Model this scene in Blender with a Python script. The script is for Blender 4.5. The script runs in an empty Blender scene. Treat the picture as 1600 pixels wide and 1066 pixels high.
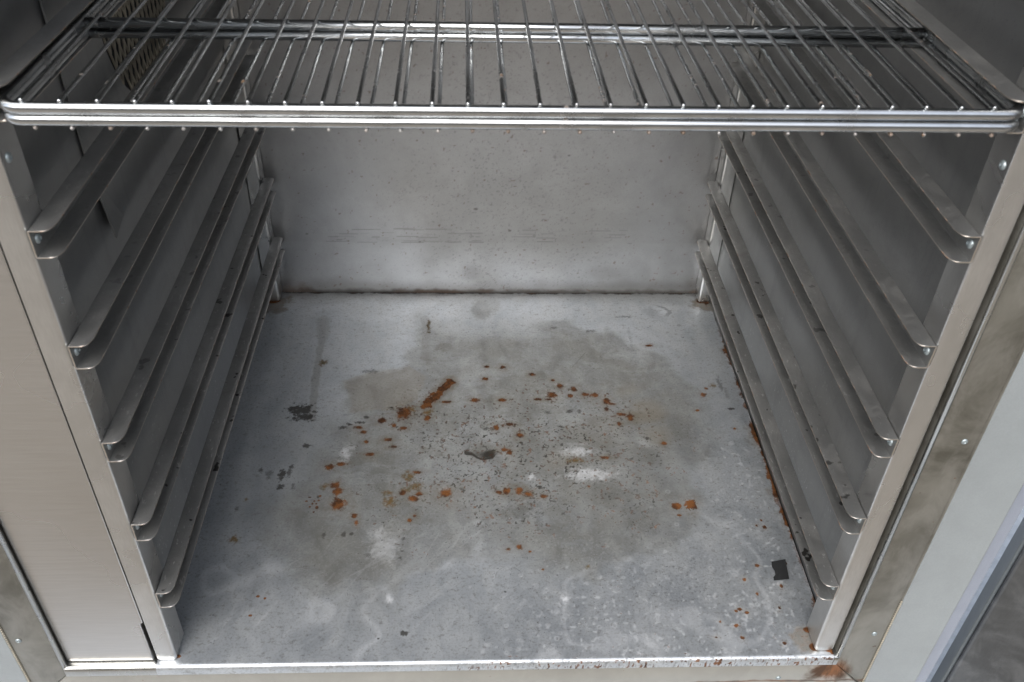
import bpy, bmesh, math, random
import numpy as np
from mathutils import Vector, Matrix

random.seed(7)
scene = bpy.context.scene
COL = scene.collection

# ------------------------------------------------------------------ camera
cam_d = bpy.data.cameras.new("camera")
cam = bpy.data.objects.new("camera", cam_d)
COL.objects.link(cam)
cam_d.sensor_width = 36.0
cam_d.lens = 31.77
cam_d.clip_start = 0.02
cam_d.clip_end = 400.0
_R = Vector((0.99903, -0.0341, 0.0277))
_F = Vector((0.04395, 0.78497, -0.61797)).normalized()
_R = (_R - _F * _R.dot(_F)).normalized()
_U = _R.cross(_F)
cam.matrix_world = Matrix(((_R.x, _U.x, -_F.x, -0.02693),
                           (_R.y, _U.y, -_F.y, -0.48606),
                           (_R.z, _U.z, -_F.z, 0.7603),
                           (0, 0, 0, 1)))
cam_d.dof.use_dof = True
cam_d.dof.focus_distance = 0.93
cam_d.dof.aperture_fstop = 13.0
scene.camera = cam

# ------------------------------------------------------------------ daylight
SUN_EL, SUN_AZ = math.radians(48), math.radians(-22)   # azimuth measured from -Y towards -X
world = bpy.data.worlds.new("World")
scene.world = world
world.use_nodes = True
wn = world.node_tree.nodes
wl = world.node_tree.links
sky = wn.new("ShaderNodeTexSky")
sky.sky_type = 'NISHITA'
sky.sun_disc = False
sky.sun_elevation = SUN_EL
sky.air_density = 1.0
sky.dust_density = 4.0
bg = wn["Background"]
bg.inputs["Strength"].default_value = 0.15
veil = wn.new("ShaderNodeHueSaturation")          # thin cloud whitens the blue
veil.inputs["Saturation"].default_value = 0.45
wl.new(sky.outputs[0], veil.inputs["Color"])
wl.new(veil.outputs[0], bg.inputs["Color"])
sun_dir = Vector((math.sin(SUN_AZ) * math.cos(SUN_EL), -math.cos(SUN_AZ) * math.cos(SUN_EL), math.sin(SUN_EL)))
sky.sun_rotation = math.atan2(sun_dir.x, sun_dir.y)
sun_d = bpy.data.lights.new("sun", 'SUN')
sun_d.energy = 0.8
sun_d.angle = math.radians(55)
sun_d.color = (1.0, 0.985, 0.965)
sun = bpy.data.objects.new("sun", sun_d)
COL.objects.link(sun)
sun.rotation_euler = sun_dir.to_track_quat('Z', 'Y').to_euler()
scene.view_settings.view_transform = 'Standard'
scene.view_settings.look = 'None'
scene.view_settings.exposure = 1.1
scene.view_settings.gamma = 1.0
scene.view_settings.use_curve_mapping = False
scene.cycles.max_bounces = 12
scene.cycles.glossy_bounces = 8
scene.cycles.diffuse_bounces = 6

# ------------------------------------------------------------------ helpers
def link(ob, parent=None):
    COL.objects.link(ob)
    if parent is not None:
        ob.parent = parent
    return ob

def mesh_obj(name, verts, faces, mat, parent=None, smooth=False, label=None):
    me = bpy.data.meshes.new(name)
    me.from_pydata([tuple(v) for v in verts], [], faces)
    me.update()
    for m in (mat if isinstance(mat, (list, tuple)) else [mat]):
        me.materials.append(m)
    if smooth:
        me.polygons.foreach_set("use_smooth", [True] * len(me.polygons))
    ob = bpy.data.objects.new(name, me)
    if label:
        ob["label"] = label
    return link(ob, parent)

def bm_obj(name, bm, mat, parent=None, smooth=False, label=None):
    me = bpy.data.meshes.new(name)
    bmesh.ops.recalc_face_normals(bm, faces=bm.faces)
    bm.to_mesh(me)
    bm.free()
    for m in (mat if isinstance(mat, (list, tuple)) else [mat]):
        me.materials.append(m)
    if smooth:
        me.polygons.foreach_set("use_smooth", [True] * len(me.polygons))
    ob = bpy.data.objects.new(name, me)
    if label:
        ob["label"] = label
    return link(ob, parent)

def add_box(bm, x0, x1, y0, y1, z0, z1, bevel=0.0, segs=3, bevel_filter=None):
    vs = [bm.verts.new((x, y, z)) for x in (x0, x1) for y in (y0, y1) for z in (z0, z1)]
    q = [(0, 1, 3, 2), (4, 6, 7, 5), (0, 4, 5, 1), (2, 3, 7, 6), (0, 2, 6, 4), (1, 5, 7, 3)]
    fs = [bm.faces.new([vs[i] for i in f]) for f in q]
    if bevel > 0:
        es = {e for f in fs for e in f.edges}
        if bevel_filter:
            es = {e for e in es if bevel_filter(e)}
        bmesh.ops.bevel(bm, geom=list(es), offset=bevel, segments=segs, profile=0.5, affect='EDGES')

def add_tube(bm, pts, r, n=10, closed=False, cap=True):
    """round bar along a list of points"""
    P = [Vector(p) for p in pts]
    N = len(P)
    rings = []
    for i in range(N):
        if closed:
            t = (P[(i + 1) % N] - P[i - 1]).normalized()
        else:
            t = (P[min(i + 1, N - 1)] - P[max(i - 1, 0)]).normalized()
        up = Vector((0, 0, 1)) if abs(t.z) < 0.9 else Vector((1, 0, 0))
        a = t.cross(up).normalized()
        b = a.cross(t).normalized()
        rr = r[i] if isinstance(r, (list, tuple)) else r
        rings.append([bm.verts.new(P[i] + (a * math.cos(2 * math.pi * k / n) + b * math.sin(2 * math.pi * k / n)) * rr) for k in range(n)])
    for i in range(N if closed else N - 1):
        A, B = rings[i], rings[(i + 1) % N]
        for k in range(n):
            bm.faces.new((A[k], A[(k + 1) % n], B[(k + 1) % n], B[k]))
    if cap and not closed:
        bm.faces.new(rings[0][::-1])
        bm.faces.new(rings[-1])

def dome_caps(p0, p1, r):
    """points + radii of a straight bar with domed ends"""
    a, b = Vector(p0), Vector(p1)
    d = (b - a).normalized()
    pts = [a - d * r * 0.9, a - d * r * 0.7, a - d * r * 0.35, a, b, b + d * r * 0.35, b + d * r * 0.7, b + d * r * 0.9]
    rad = [r * 0.25, r * 0.7, r * 0.94, r, r, r * 0.94, r * 0.7, r * 0.25]
    return pts, rad

# value noise in numpy
def vnoise(X, Y, scale, seed, octaves=3, gain=0.5):
    rs = np.random.RandomState(seed)
    out = np.zeros_like(X)
    amp, tot = 1.0, 0.0
    for o in range(octaves):
        G = rs.rand(256, 256).astype(np.float32)
        u = X * scale * 2 ** o + rs.rand() * 50 + 100
        v = Y * scale * 2 ** o + rs.rand() * 50 + 100
        iu = np.floor(u).astype(int); iv = np.floor(v).astype(int)
        fu = u - iu; fv = v - iv
        fu = fu * fu * (3 - 2 * fu); fv = fv * fv * (3 - 2 * fv)
        g = lambda a, b: G[a & 255, b & 255]
        out += amp * ((g(iu, iv) * (1 - fu) + g(iu + 1, iv) * fu) * (1 - fv) + (g(iu, iv + 1) * (1 - fu) + g(iu + 1, iv + 1) * fu) * fv)
        tot += amp
        amp *= gain
    return out / tot

def smooth(a, b, x):
    t = np.clip((x - a) / (b - a), 0, 1)
    return t * t * (3 - 2 * t)

def poly_dist(X, Y, poly):
    """signed distance to a closed polygon, positive inside"""
    d = np.full(X.shape, 1e9)
    inside = np.zeros(X.shape, bool)
    n = len(poly)
    for i in range(n):
        ax, ay = poly[i]; bx, by = poly[(i + 1) % n]
        d = np.minimum(d, seg_dist(X, Y, (ax, ay), (bx, by)))
        c = ((ay > Y) != (by > Y)) & (X < (bx - ax) * (Y - ay) / ((by - ay) + 1e-12) + ax)
        inside ^= c
    return np.where(inside, d, -d)

def seg_dist(X, Y, a, b):
    ax, ay = a; bx, by = b
    dx, dy = bx - ax, by - ay
    t = np.clip(((X - ax) * dx + (Y - ay) * dy) / (dx * dx + dy * dy + 1e-12), 0, 1)
    return np.hypot(X - ax - t * dx, Y - ay - t * dy)

def grid_sheet(name, P, attrs, mat, parent, label=None):
    """P: (ny, nx, 3) array of points, attrs: dict name -> (ny, nx)"""
    ny, nx = P.shape[:2]
    me = bpy.data.meshes.new(name)
    me.vertices.add(nx * ny)
    me.vertices.foreach_set("co", P.reshape(-1).astype(np.float32))
    idx = np.arange(nx * ny).reshape(ny, nx)
    q = np.stack([idx[:-1, :-1], idx[:-1, 1:], idx[1:, 1:], idx[1:, :-1]], -1).reshape(-1, 4)
    nf = len(q)
    me.loops.add(nf * 4)
    me.loops.foreach_set("vertex_index", q.reshape(-1).astype(np.int32))
    me.polygons.add(nf)
    me.polygons.foreach_set("loop_start", (np.arange(nf) * 4).astype(np.int32))
    me.polygons.foreach_set("loop_total", np.full(nf, 4, np.int32))
    me.polygons.foreach_set("use_smooth", np.ones(nf, bool))
    me.update(calc_edges=True)
    me.validate()
    for k, A in attrs.items():
        at = me.attributes.new(k, 'FLOAT', 'POINT')
        at.data.foreach_set("value", np.clip(A, 0, 1).reshape(-1).astype(np.float32))
    me.materials.append(mat)
    ob = bpy.data.objects.new(name, me)
    if label:
        ob["label"] = label
    return link(ob, parent)

# ------------------------------------------------------------------ materials
class NT:
    def __init__(self, name):
        self.m = bpy.data.materials.new(name)
        self.m.use_nodes = True
        self.t = self.m.node_tree
        self.b = self.t.nodes["Principled BSDF"]
    def n(self, kind, **kw):
        nd = self.t.nodes.new(kind)
        for k, v in kw.items():
            setattr(nd, k, v)
        return nd
    def put(self, sock, v):
        if isinstance(v, bpy.types.NodeSocket):
            self.t.links.new(v, sock)
        elif v is not None:
            if isinstance(v, (tuple, list)) and len(v) == 3 and sock.type == 'RGBA':
                v = (*v, 1)
            sock.default_value = v
    def coord(self, scale=(1, 1, 1), src="Object"):
        c = self.n("ShaderNodeTexCoord")
        mp = self.n("ShaderNodeMapping")
        self.put(mp.inputs["Vector"], c.outputs[src])
        self.put(mp.inputs["Scale"], scale)
        return mp.outputs[0]
    def noise(self, scale, vec, detail=4.0, rough=0.55, dist=0.0):
        nd = self.n("ShaderNodeTexNoise")
        self.put(nd.inputs["Vector"], vec)
        self.put(nd.inputs["Scale"], scale)
        self.put(nd.inputs["Detail"], detail)
        self.put(nd.inputs["Roughness"], rough)
        self.put(nd.inputs["Distortion"], dist)
        return nd.outputs["Fac"]
    def ramp(self, fac, a, b, lo=0.0, hi=1.0):
        nd = self.n("ShaderNodeMapRange", interpolation_type='SMOOTHSTEP')
        self.put(nd.inputs[0], fac)
        for i, v in zip((1, 2, 3, 4), (a, b, lo, hi)):
            self.put(nd.inputs[i], v)
        return nd.outputs[0]
    def mix(self, f, a, b):
        nd = self.n("ShaderNodeMix", data_type='RGBA')
        self.put(nd.inputs[0], f)
        self.put(nd.inputs[6], a)
        self.put(nd.inputs[7], b)
        return nd.outputs[2]
    def mixf(self, f, a, b):
        nd = self.n("ShaderNodeMix", data_type='FLOAT')
        self.put(nd.inputs[0], f)
        self.put(nd.inputs[2], a)
        self.put(nd.inputs[3], b)
        return nd.outputs[0]
    def math(self, op, a, b=0.0):
        nd = self.n("ShaderNodeMath", operation=op)
        self.put(nd.inputs[0], a)
        self.put(nd.inputs[1], b)
        return nd.outputs[0]
    def attr(self, name):
        return self.n("ShaderNodeAttribute", attribute_name=name).outputs["Fac"]
    def bump(self, h, strength=0.2, dist=0.001):
        nd = self.n("ShaderNodeBump")
        self.put(nd.inputs["Height"], h)
        self.put(nd.inputs["Strength"], strength)
        self.put(nd.inputs["Distance"], dist)
        return nd.outputs[0]
    def out(self, color, metallic, rough, normal=None, **kw):
        self.put(self.b.inputs["Base Color"], color)
        self.put(self.b.inputs["Metallic"], metallic)
        self.put(self.b.inputs["Roughness"], rough)
        if normal is not None:
            self.put(self.b.inputs["Normal"], normal)
        for k, v in kw.items():
            self.put(self.b.inputs[k], v)
        return self.m

def steel(name, col, rough, brush=(1, 1, 1), brush_s=0.08, mott=0.12, metallic=0.9, dirt=None, dirt_amt=0.0, speck=0.0, dirt_scale=14.0, aniso=0.0, speck_scale=900.0, bd=0.0004):
    t = NT(name)
    v = t.coord(brush)
    o = t.coord()
    fine = t.noise(900, v, 3.0, 0.6)
    big = t.noise(6, o, 5.0, 0.6, 0.4)
    mid = t.noise(45, o, 4.0, 0.6)
    c = t.mix(t.ramp(big, 0.3, 0.7), tuple(x * (1 - mott) for x in col), tuple(x * (1 + mott) for x in col))
    c = t.mix(t.ramp(mid, 0.35, 0.75, 0, 0.35), c, tuple(x * 0.8 for x in col))
    c = t.mix(t.ramp(fine, 0.3, 0.75, 0, 0.3), c, tuple(x * 0.72 for x in col))
    r = t.ramp(big, 0.3, 0.7, rough - 0.05, rough + 0.07)
    met = metallic
    if dirt is not None:
        dn = t.ramp(t.noise(dirt_scale, o, 6.0, 0.65, 0.6), 0.42, 0.72, 0.0, dirt_amt)
        c = t.mix(dn, c, dirt)
        met = t.mixf(dn, metallic, metallic * 0.4)
    if speck:
        sp = t.ramp(t.noise(speck_scale, o, 2.0, 0.5), 0.66, 0.72, 0.0, speck)
        c = t.mix(sp, c, (0.045, 0.04, 0.035))
    t.out(c, met, r, t.bump(fine, brush_s, bd))
    if aniso:
        t.put(t.b.inputs["Anisotropic"], aniso)
    return t.m

# polished and worn steels
M_wall = steel("wall_steel", (0.365, 0.372, 0.374), 0.42, (1, 1, 14), 0.06, 0.10, 0.85, speck=0.35)
def wall_marks(m):
    nt = m.node_tree; b = nt.nodes["Principled BSDF"]
    old = b.inputs["Base Color"].links[0].from_socket
    t = NT.__new__(NT); t.m, t.t, t.b = m, nt, b
    dr = t.ramp(t.noise(60, t.coord((1, 1, 0.06)), 5, 0.7), 0.52, 0.70, 0, 0.30)
    sm = t.ramp(t.noise(14, t.coord((1, 1, 1.6)), 6, 0.7, 1.2), 0.50, 0.66, 0, 0.35)
    c = t.mix(dr, old, (0.24, 0.25, 0.25))
    c = t.mix(sm, c, (0.27, 0.28, 0.275))
    pale = t.ramp(t.noise(300, t.coord((1, 1.0, 0.7)), 3, 0.6), 0.62, 0.68, 0, 0.6)
    sp = t.n("ShaderNodeSeparateXYZ"); t.put(sp.inputs[0], t.n("ShaderNodeTexCoord").outputs["Object"])
    low = t.math('MULTIPLY', t.ramp(sp.outputs[2], 0.02, 0.38, 1.0, 0.0), t.ramp(t.noise(12, t.coord(), 3, 0.5), 0.45, 0.6))
    c = t.mix(t.math('MULTIPLY', pale, low), c, (0.72, 0.73, 0.73))
    t.put(b.inputs["Base Color"], c)
wall_marks(M_wall)
M_rail = steel("rail_steel", (0.44, 0.445, 0.44), 0.34, (14, 0.6, 14), 0.10, 0.14, 0.9, dirt=(0.13, 0.122, 0.11), dirt_amt=0.45, dirt_scale=24.0, speck=0.3)
M_post = steel("post_steel", (0.56, 0.56, 0.55), 0.27, (1, 1, 0.1), 0.08, 0.08, 0.92)
def panel_material():
    t = NT("brushed_panel_steel")
    v = t.coord((0.06, 1, 2.2))
    a = t.noise(520, v, 2.0, 0.6)
    b = t.noise(160, t.coord((0.10, 1, 2.5)), 2.0, 0.6)
    big = t.noise(7, t.coord(), 3, 0.5)
    c = t.mix(t.ramp(a, 0.3, 0.7), (0.50, 0.495, 0.485), (0.55, 0.545, 0.535))
    c = t.mix(t.ramp(b, 0.35, 0.7, 0, 0.3), c, (0.52, 0.505, 0.485))
    r = t.ramp(big, 0.3, 0.7, 0.24, 0.30)
    return t.out(c, 0.95, r, t.bump(a, 0.05, 0.0001))
M_panel = panel_material()
M_dark = steel("painted_gap_shade", (0.02, 0.02, 0.022), 0.7, metallic=0.0)  # near-black colour standing in for shade inside gaps
M_lip = steel("frame_lip_steel", (0.50, 0.51, 0.50), 0.25, (1, 1, 0.1), 0.05, 0.08, 1.0)
M_screw = steel("zinc_screw", (0.40, 0.46, 0.48), 0.5, metallic=0.8, mott=0.05)

def add_marks(m):
    """small black and pale scuffs scattered on the rails"""
    nt = m.node_tree; b = nt.nodes["Principled BSDF"]
    old = b.inputs["Base Color"].links[0].from_socket
    t = NT.__new__(NT); t.m, t.t, t.b = m, nt, b
    o = t.coord((1, 0.35, 1))
    g = t.n("ShaderNodeNewGeometry")
    a = t.ramp(t.noise(70, g.outputs["Position"], 2, 0.5), 0.665, 0.70, 0, 0.9)
    mp = t.n("ShaderNodeMapping"); t.put(mp.inputs["Vector"], g.outputs["Position"]); t.put(mp.inputs["Scale"], (1, 0.3, 1)); t.put(mp.inputs["Location"], (3, 1, 7))
    p = t.ramp(t.noise(330, mp.outputs[0], 4, 0.7), 0.60, 0.67, 0, 0.75)
    sp = t.n("ShaderNodeSeparateXYZ"); t.put(sp.inputs[0], g.outputs["Position"])
    low = t.ramp(sp.outputs[2], 0.05, 0.40, 1.0, 0.25)
    c = t.mix(t.math('MULTIPLY', p, low), old, (0.75, 0.75, 0.74))
    c = t.mix(t.math('MULTIPLY', a, low), c, (0.03, 0.028, 0.025))
    t.put(b.inputs["Base Color"], c)
add_marks(M_rail)

def edge_material():
    t = NT("raw_sheet_edge")
    o = t.coord()
    n = t.ramp(t.noise(60, o, 5, 0.7), 0.52, 0.66)
    c = t.mix(n, (0.50, 0.46, 0.41), (0.36, 0.17, 0.07))
    return t.out(c, t.mixf(n, 0.9, 0.1), t.mixf(n, 0.3, 0.8))
M_edge = edge_material()

def chrome(name, rust, tips=False):
    t = NT(name)
    o = t.coord()
    n = t.noise(70, o, 6, 0.7)
    m = t.ramp(n, 0.66 - rust, 0.74 - rust)
    if tips:
        sp = t.n("ShaderNodeSeparateXYZ"); t.put(sp.inputs[0], t.n("ShaderNodeTexCoord").outputs["Object"])
        tip = t.ramp(sp.outputs[1], -0.0008, 0.0035, 1.0, 0.0)
        tip = t.math('MULTIPLY', tip, t.ramp(t.noise(40, o, 2, 0.5), 0.42, 0.62, 0.25, 0.85))
        m = t.math('MAXIMUM', m, tip)
    wear = t.ramp(t.noise(30, t.coord((1, 1, 1)), 4, 0.6), 0.4, 0.7)
    c = t.mix(wear, (0.56, 0.58, 0.59), (0.38, 0.39, 0.395))
    c = t.mix(m, c, (0.16, 0.095, 0.05))
    return t.out(c, t.mixf(m, 1.0, 0.1), t.mixf(m, t.ramp(wear, 0, 1, 0.16, 0.30), 0.8), t.bump(n, 0.04, 0.0004))
M_chrome = chrome("chromed_wire", 0.0)
M_wire = chrome("worn_chromed_wire", 0.035)
M_wire2 = chrome("rust_tipped_wire", 0.07, True)

def frame_material(name="stained_frame_steel", k=1.0):
    """dull grey-brown breaker strip, blotchy, rusty towards one low corner"""
    t = NT(name)
    o = t.coord()
    big = t.noise(9, o, 5, 0.65, 0.8)
    mid = t.noise(40, t.coord((1, 1, 0.5)), 5, 0.65, 0.5)
    c = t.mix(t.ramp(big, 0.3, 0.7), (0.09, 0.086, 0.07), (0.22, 0.215, 0.19))
    c = t.mix(t.ramp(mid, 0.4, 0.7, 0, 0.45), c, (0.30, 0.295, 0.27))
    sep = t.n("ShaderNodeSeparateXYZ"); t.put(sep.inputs[0], t.n("ShaderNodeTexCoord").outputs["Object"])
    x, z = sep.outputs[0], sep.outputs[2]
    # rust bloom round the lower right mitre and a rusty line along the bottom strip
    d = t.n("ShaderNodeVectorMath", operation='DISTANCE')
    t.put(d.inputs[0], t.n("ShaderNodeTexCoord").outputs["Object"])
    t.put(d.inputs[1], (0.322, -0.005, -0.024))
    wob = t.math('MULTIPLY', t.math('SUBTRACT', mid, 0.5), 0.045)
    wob = t.math('ADD', wob, t.math('MULTIPLY', t.math('SUBTRACT', big, 0.5), 0.03))
    bloom = t.ramp(t.math('ADD', d.outputs["Value"], wob), 0.010, 0.026, 1.0, 0.0)
    zl = t.math('ABSOLUTE', t.math('ADD', z, t.math('ADD', 0.0435, t.math('MULTIPLY', t.math('SUBTRACT', big, 0.5), 0.02))))
    line = t.ramp(zl, 0.0, 0.0035, 0.8, 0.0)
    line = t.math('MULTIPLY', line, t.ramp(x, -0.1, 0.2))
    line = t.math('MULTIPLY', line, t.ramp(t.noise(35, t.coord((0.4, 1, 1)), 4, 0.6), 0.4, 0.55))
    rust = t.math('MAXIMUM', bloom, line)
    spots = t.ramp(t.noise(120, o, 3, 0.6), 0.72, 0.76, 0, 0.7)
    rust = t.math('MAXIMUM', rust, spots)
    if k != 1.0:
        c = t.mix(0.62, c, (0.46 , 0.46, 0.43))
    rc = t.mix(t.ramp(mid, 0.4, 0.6), (0.06, 0.03, 0.015), (0.17, 0.075, 0.032))
    c = t.mix(rust, c, rc)
    return t.out(c, t.mixf(rust, 0.55, 0.05), t.mixf(rust, 0.42, 0.9), t.bump(mid, 0.06, 0.0006))
M_frame = frame_material()

M_sill = frame_material("pale_bottom_strip_steel", 1.6)
def painted(name, col, rough, metallic=0.0, mott=0.05):
    return steel(name, col, rough, mott=mott, metallic=metallic, brush_s=0.03)
M_paint = painted("pale_grey_paint", (0.25, 0.275, 0.285), 0.42)
M_paint2 = painted("blue_grey_paint", (0.27, 0.30, 0.36), 0.45)
M_gasket = painted("aged_gasket_beads", (0.30, 0.275, 0.22), 0.5)
M_black = painted("black_tape", (0.012, 0.013, 0.014), 0.55)

def floor_material():
    t = NT("stained_floor_steel")
    o = t.coord()
    A = {k: t.attr(k) for k in ("matte", "dark", "rust", "olive", "white", "tan", "dull")}
    crisp = t.noise(1100, o, 3, 0.65)
    ragged = t.math('MULTIPLY', t.math('SUBTRACT', crisp, 0.5), 0.6)
    A["rust"] = t.ramp(t.math('ADD', A["rust"], t.math('MULTIPLY', ragged, t.ramp(A["rust"], 0.02, 0.2))), 0.22, 0.75)
    A["dark"] = t.math('MULTIPLY', t.ramp(t.math('ADD', A["dark"], t.math('MULTIPLY', ragged, t.ramp(A["dark"], 0.02, 0.2))), 0.12, 0.75), 0.92)
    big = t.noise(11, o, 6, 0.62, 1.0)
    grain = t.noise(420, o, 4, 0.7)
    cloud = t.noise(38, t.coord((1, 0.6, 1)), 5, 0.6, 0.8)
    blot = t.noise(150, t.coord((1, 1.3, 1)), 4, 0.7)
    base = t.mix(t.ramp(big, 0.3, 0.7), (0.395, 0.43, 0.465), (0.52, 0.555, 0.59))
    base = t.mix(t.ramp(cloud, 0.35, 0.7, 0, 0.5), base, (0.58, 0.605, 0.615))
    matte = t.mix(t.ramp(cloud, 0.3, 0.7), (0.205, 0.210, 0.200), (0.295, 0.302, 0.288))
    c = t.mix(A["matte"], base, matte)
    c = t.mix(t.ramp(grain, 0.48, 0.66, 0, 0.34), c, (0.20, 0.20, 0.198))
    c = t.mix(t.ramp(grain, 0.36, 0.46, 0.16, 0.0), c, (0.58, 0.59, 0.60))
    # fine pitting all over
    pit = t.ramp(blot, 0.56, 0.64, 0, 0.4)
    c = t.mix(pit, c, (0.18, 0.17, 0.155))
    c = t.mix(A["tan"], c, (0.30, 0.255, 0.185))
    c = t.mix(A["white"], c, (0.60, 0.62, 0.645))
    c = t.mix(A["dull"], c, (0.20, 0.195, 0.175))
    c = t.mix(A["dark"], c, (0.020, 0.018, 0.014))
    c = t.mix(A["olive"], c, t.mix(t.ramp(blot, 0.4, 0.6), (0.100, 0.078, 0.032), (0.155, 0.088, 0.028)))
    rtone = t.ramp(t.noise(55, o, 5, 0.75), 0.40, 0.60)
    rc = t.mix(rtone, (0.050, 0.024, 0.013), (0.160, 0.066, 0.024))
    rc = t.mix(t.ramp(crisp, 0.5, 0.62, 0, 0.6), rc, (0.030, 0.016, 0.011))
    c = t.mix(A["rust"], c, rc)
    dirt = t.math('MAXIMUM', A["rust"], t.math('MAXIMUM', t.math('MULTIPLY', A["olive"], 0.45), t.math('MULTIPLY', A["dark"], 0.6)))
    met = t.mixf(dirt, t.mixf(A["matte"], 0.74, 0.66), 0.05)
    met = t.mixf(A["white"], met, 0.35)
    r = t.mixf(A["matte"], t.ramp(cloud, 0.3, 0.7, 0.33, 0.43), 0.46)
    r = t.mixf(dirt, r, 0.85)
    t.put(t.b.inputs["Specular IOR Level"], t.mixf(dirt, 0.5, 0.08))
    h = t.math('ADD', t.math('MULTIPLY', grain, 0.3), t.math('MULTIPLY', A["rust"], 0.8))
    return t.out(c, met, r, t.bump(h, 0.12, 0.0005))
M_floor = floor_material()

def back_material():
    t = NT("back_wall_steel")
    o = t.coord()
    big = t.noise(8, o, 5, 0.6, 0.4)
    cloud = t.noise(40, o, 4, 0.6)
    grain = t.noise(800, t.coord((1, 1, 3)), 3, 0.6)
    c = t.mix(t.ramp(big, 0.3, 0.7), (0.355, 0.358, 0.362), (0.45, 0.453, 0.46))
    c = t.mix(t.ramp(cloud, 0.4, 0.8, 0, 0.3), c, (0.28, 0.277, 0.273))
    c = t.mix(t.ramp(grain, 0.3, 0.75, 0, 0.5), c, (0.28, 0.28, 0.28))
    c = t.mix(t.attr("dull"), c, (0.17, 0.165, 0.155))
    d = t.attr("dark")
    c = t.mix(d, c, (0.07, 0.065, 0.06))
    ru = t.attr("rust")
    c = t.mix(ru, c, (0.14, 0.07, 0.035))
    met = t.mixf(t.math('MAXIMUM', d, ru), 0.9, 0.1)
    return t.out(c, met, t.mixf(ru, t.ramp(big, 0.3, 0.7, 0.33, 0.40), 0.85), t.bump(grain, 0.05, 0.0004))
M_back = back_material()

# ------------------------------------------------------------------ the ground outside
def ground_material():
    t = NT("pale_concrete")
    o = t.coord()
    n = t.noise(3.0, o, 6, 0.6, 0.3)
    f = t.noise(80, o, 4, 0.6)
    c = t.mix(t.ramp(n, 0.3, 0.7), (0.20, 0.174, 0.138), (0.28, 0.25, 0.208))
    c = t.mix(t.ramp(f, 0.4, 0.7, 0, 0.3), c, (0.25, 0.23, 0.21))
    s = t.n("ShaderNodeSeparateXYZ"); t.put(s.inputs[0], t.n("ShaderNodeTexCoord").outputs["Object"])
    edge = t.ramp(t.math('ADD', s.outputs[1], t.math('MULTIPLY', t.math('SUBTRACT', n, 0.5), 0.05)), -0.27, -0.21)
    c = t.mix(edge, c, t.mix(t.ramp(f, 0.3, 0.7), (0.50, 0.53, 0.56), (0.60, 0.63, 0.66)))     # unseen pale strip added to brighten the low panel reflections
    return t.out(c, 0.0, 0.85)
GZ = -0.30
# level apron, then an unseen bank added to block low sky in reflections
gy = [(60, GZ), (-3.2, GZ), (-3.8, GZ + 0.5), (-5.3, GZ + 3.3), (-6.5, GZ + 4.0), (-60, GZ + 4.2)]
gv = [(x, y, z) for y, z in gy for x in (-60, 60)]
g = mesh_obj("ground", gv, [(2 * i, 2 * i + 1, 2 * i + 3, 2 * i + 2) for i in range(len(gy) - 1)], ground_material())
g["kind"] = "structure"
g["label"] = "pale concrete ground in front of the steel cabinet, with an added bank that blocks low sky"

# ------------------------------------------------------------------ cabinet
W = 0.300           # half width between the posts
XW = 0.3185         # half width between the side walls
D = 0.594           # depth
H = 1.050           # inner height
XL = -0.4016        # left end of the duct panel
cab = bpy.data.objects.new("steel_cabinet", None)
cab.empty_display_size = 0.1
link(cab)
cab["label"] = "open worn stainless steel cabinet with slide rails on both sides and a rusty floor"
cab["category"] = "cabinet"

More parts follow.
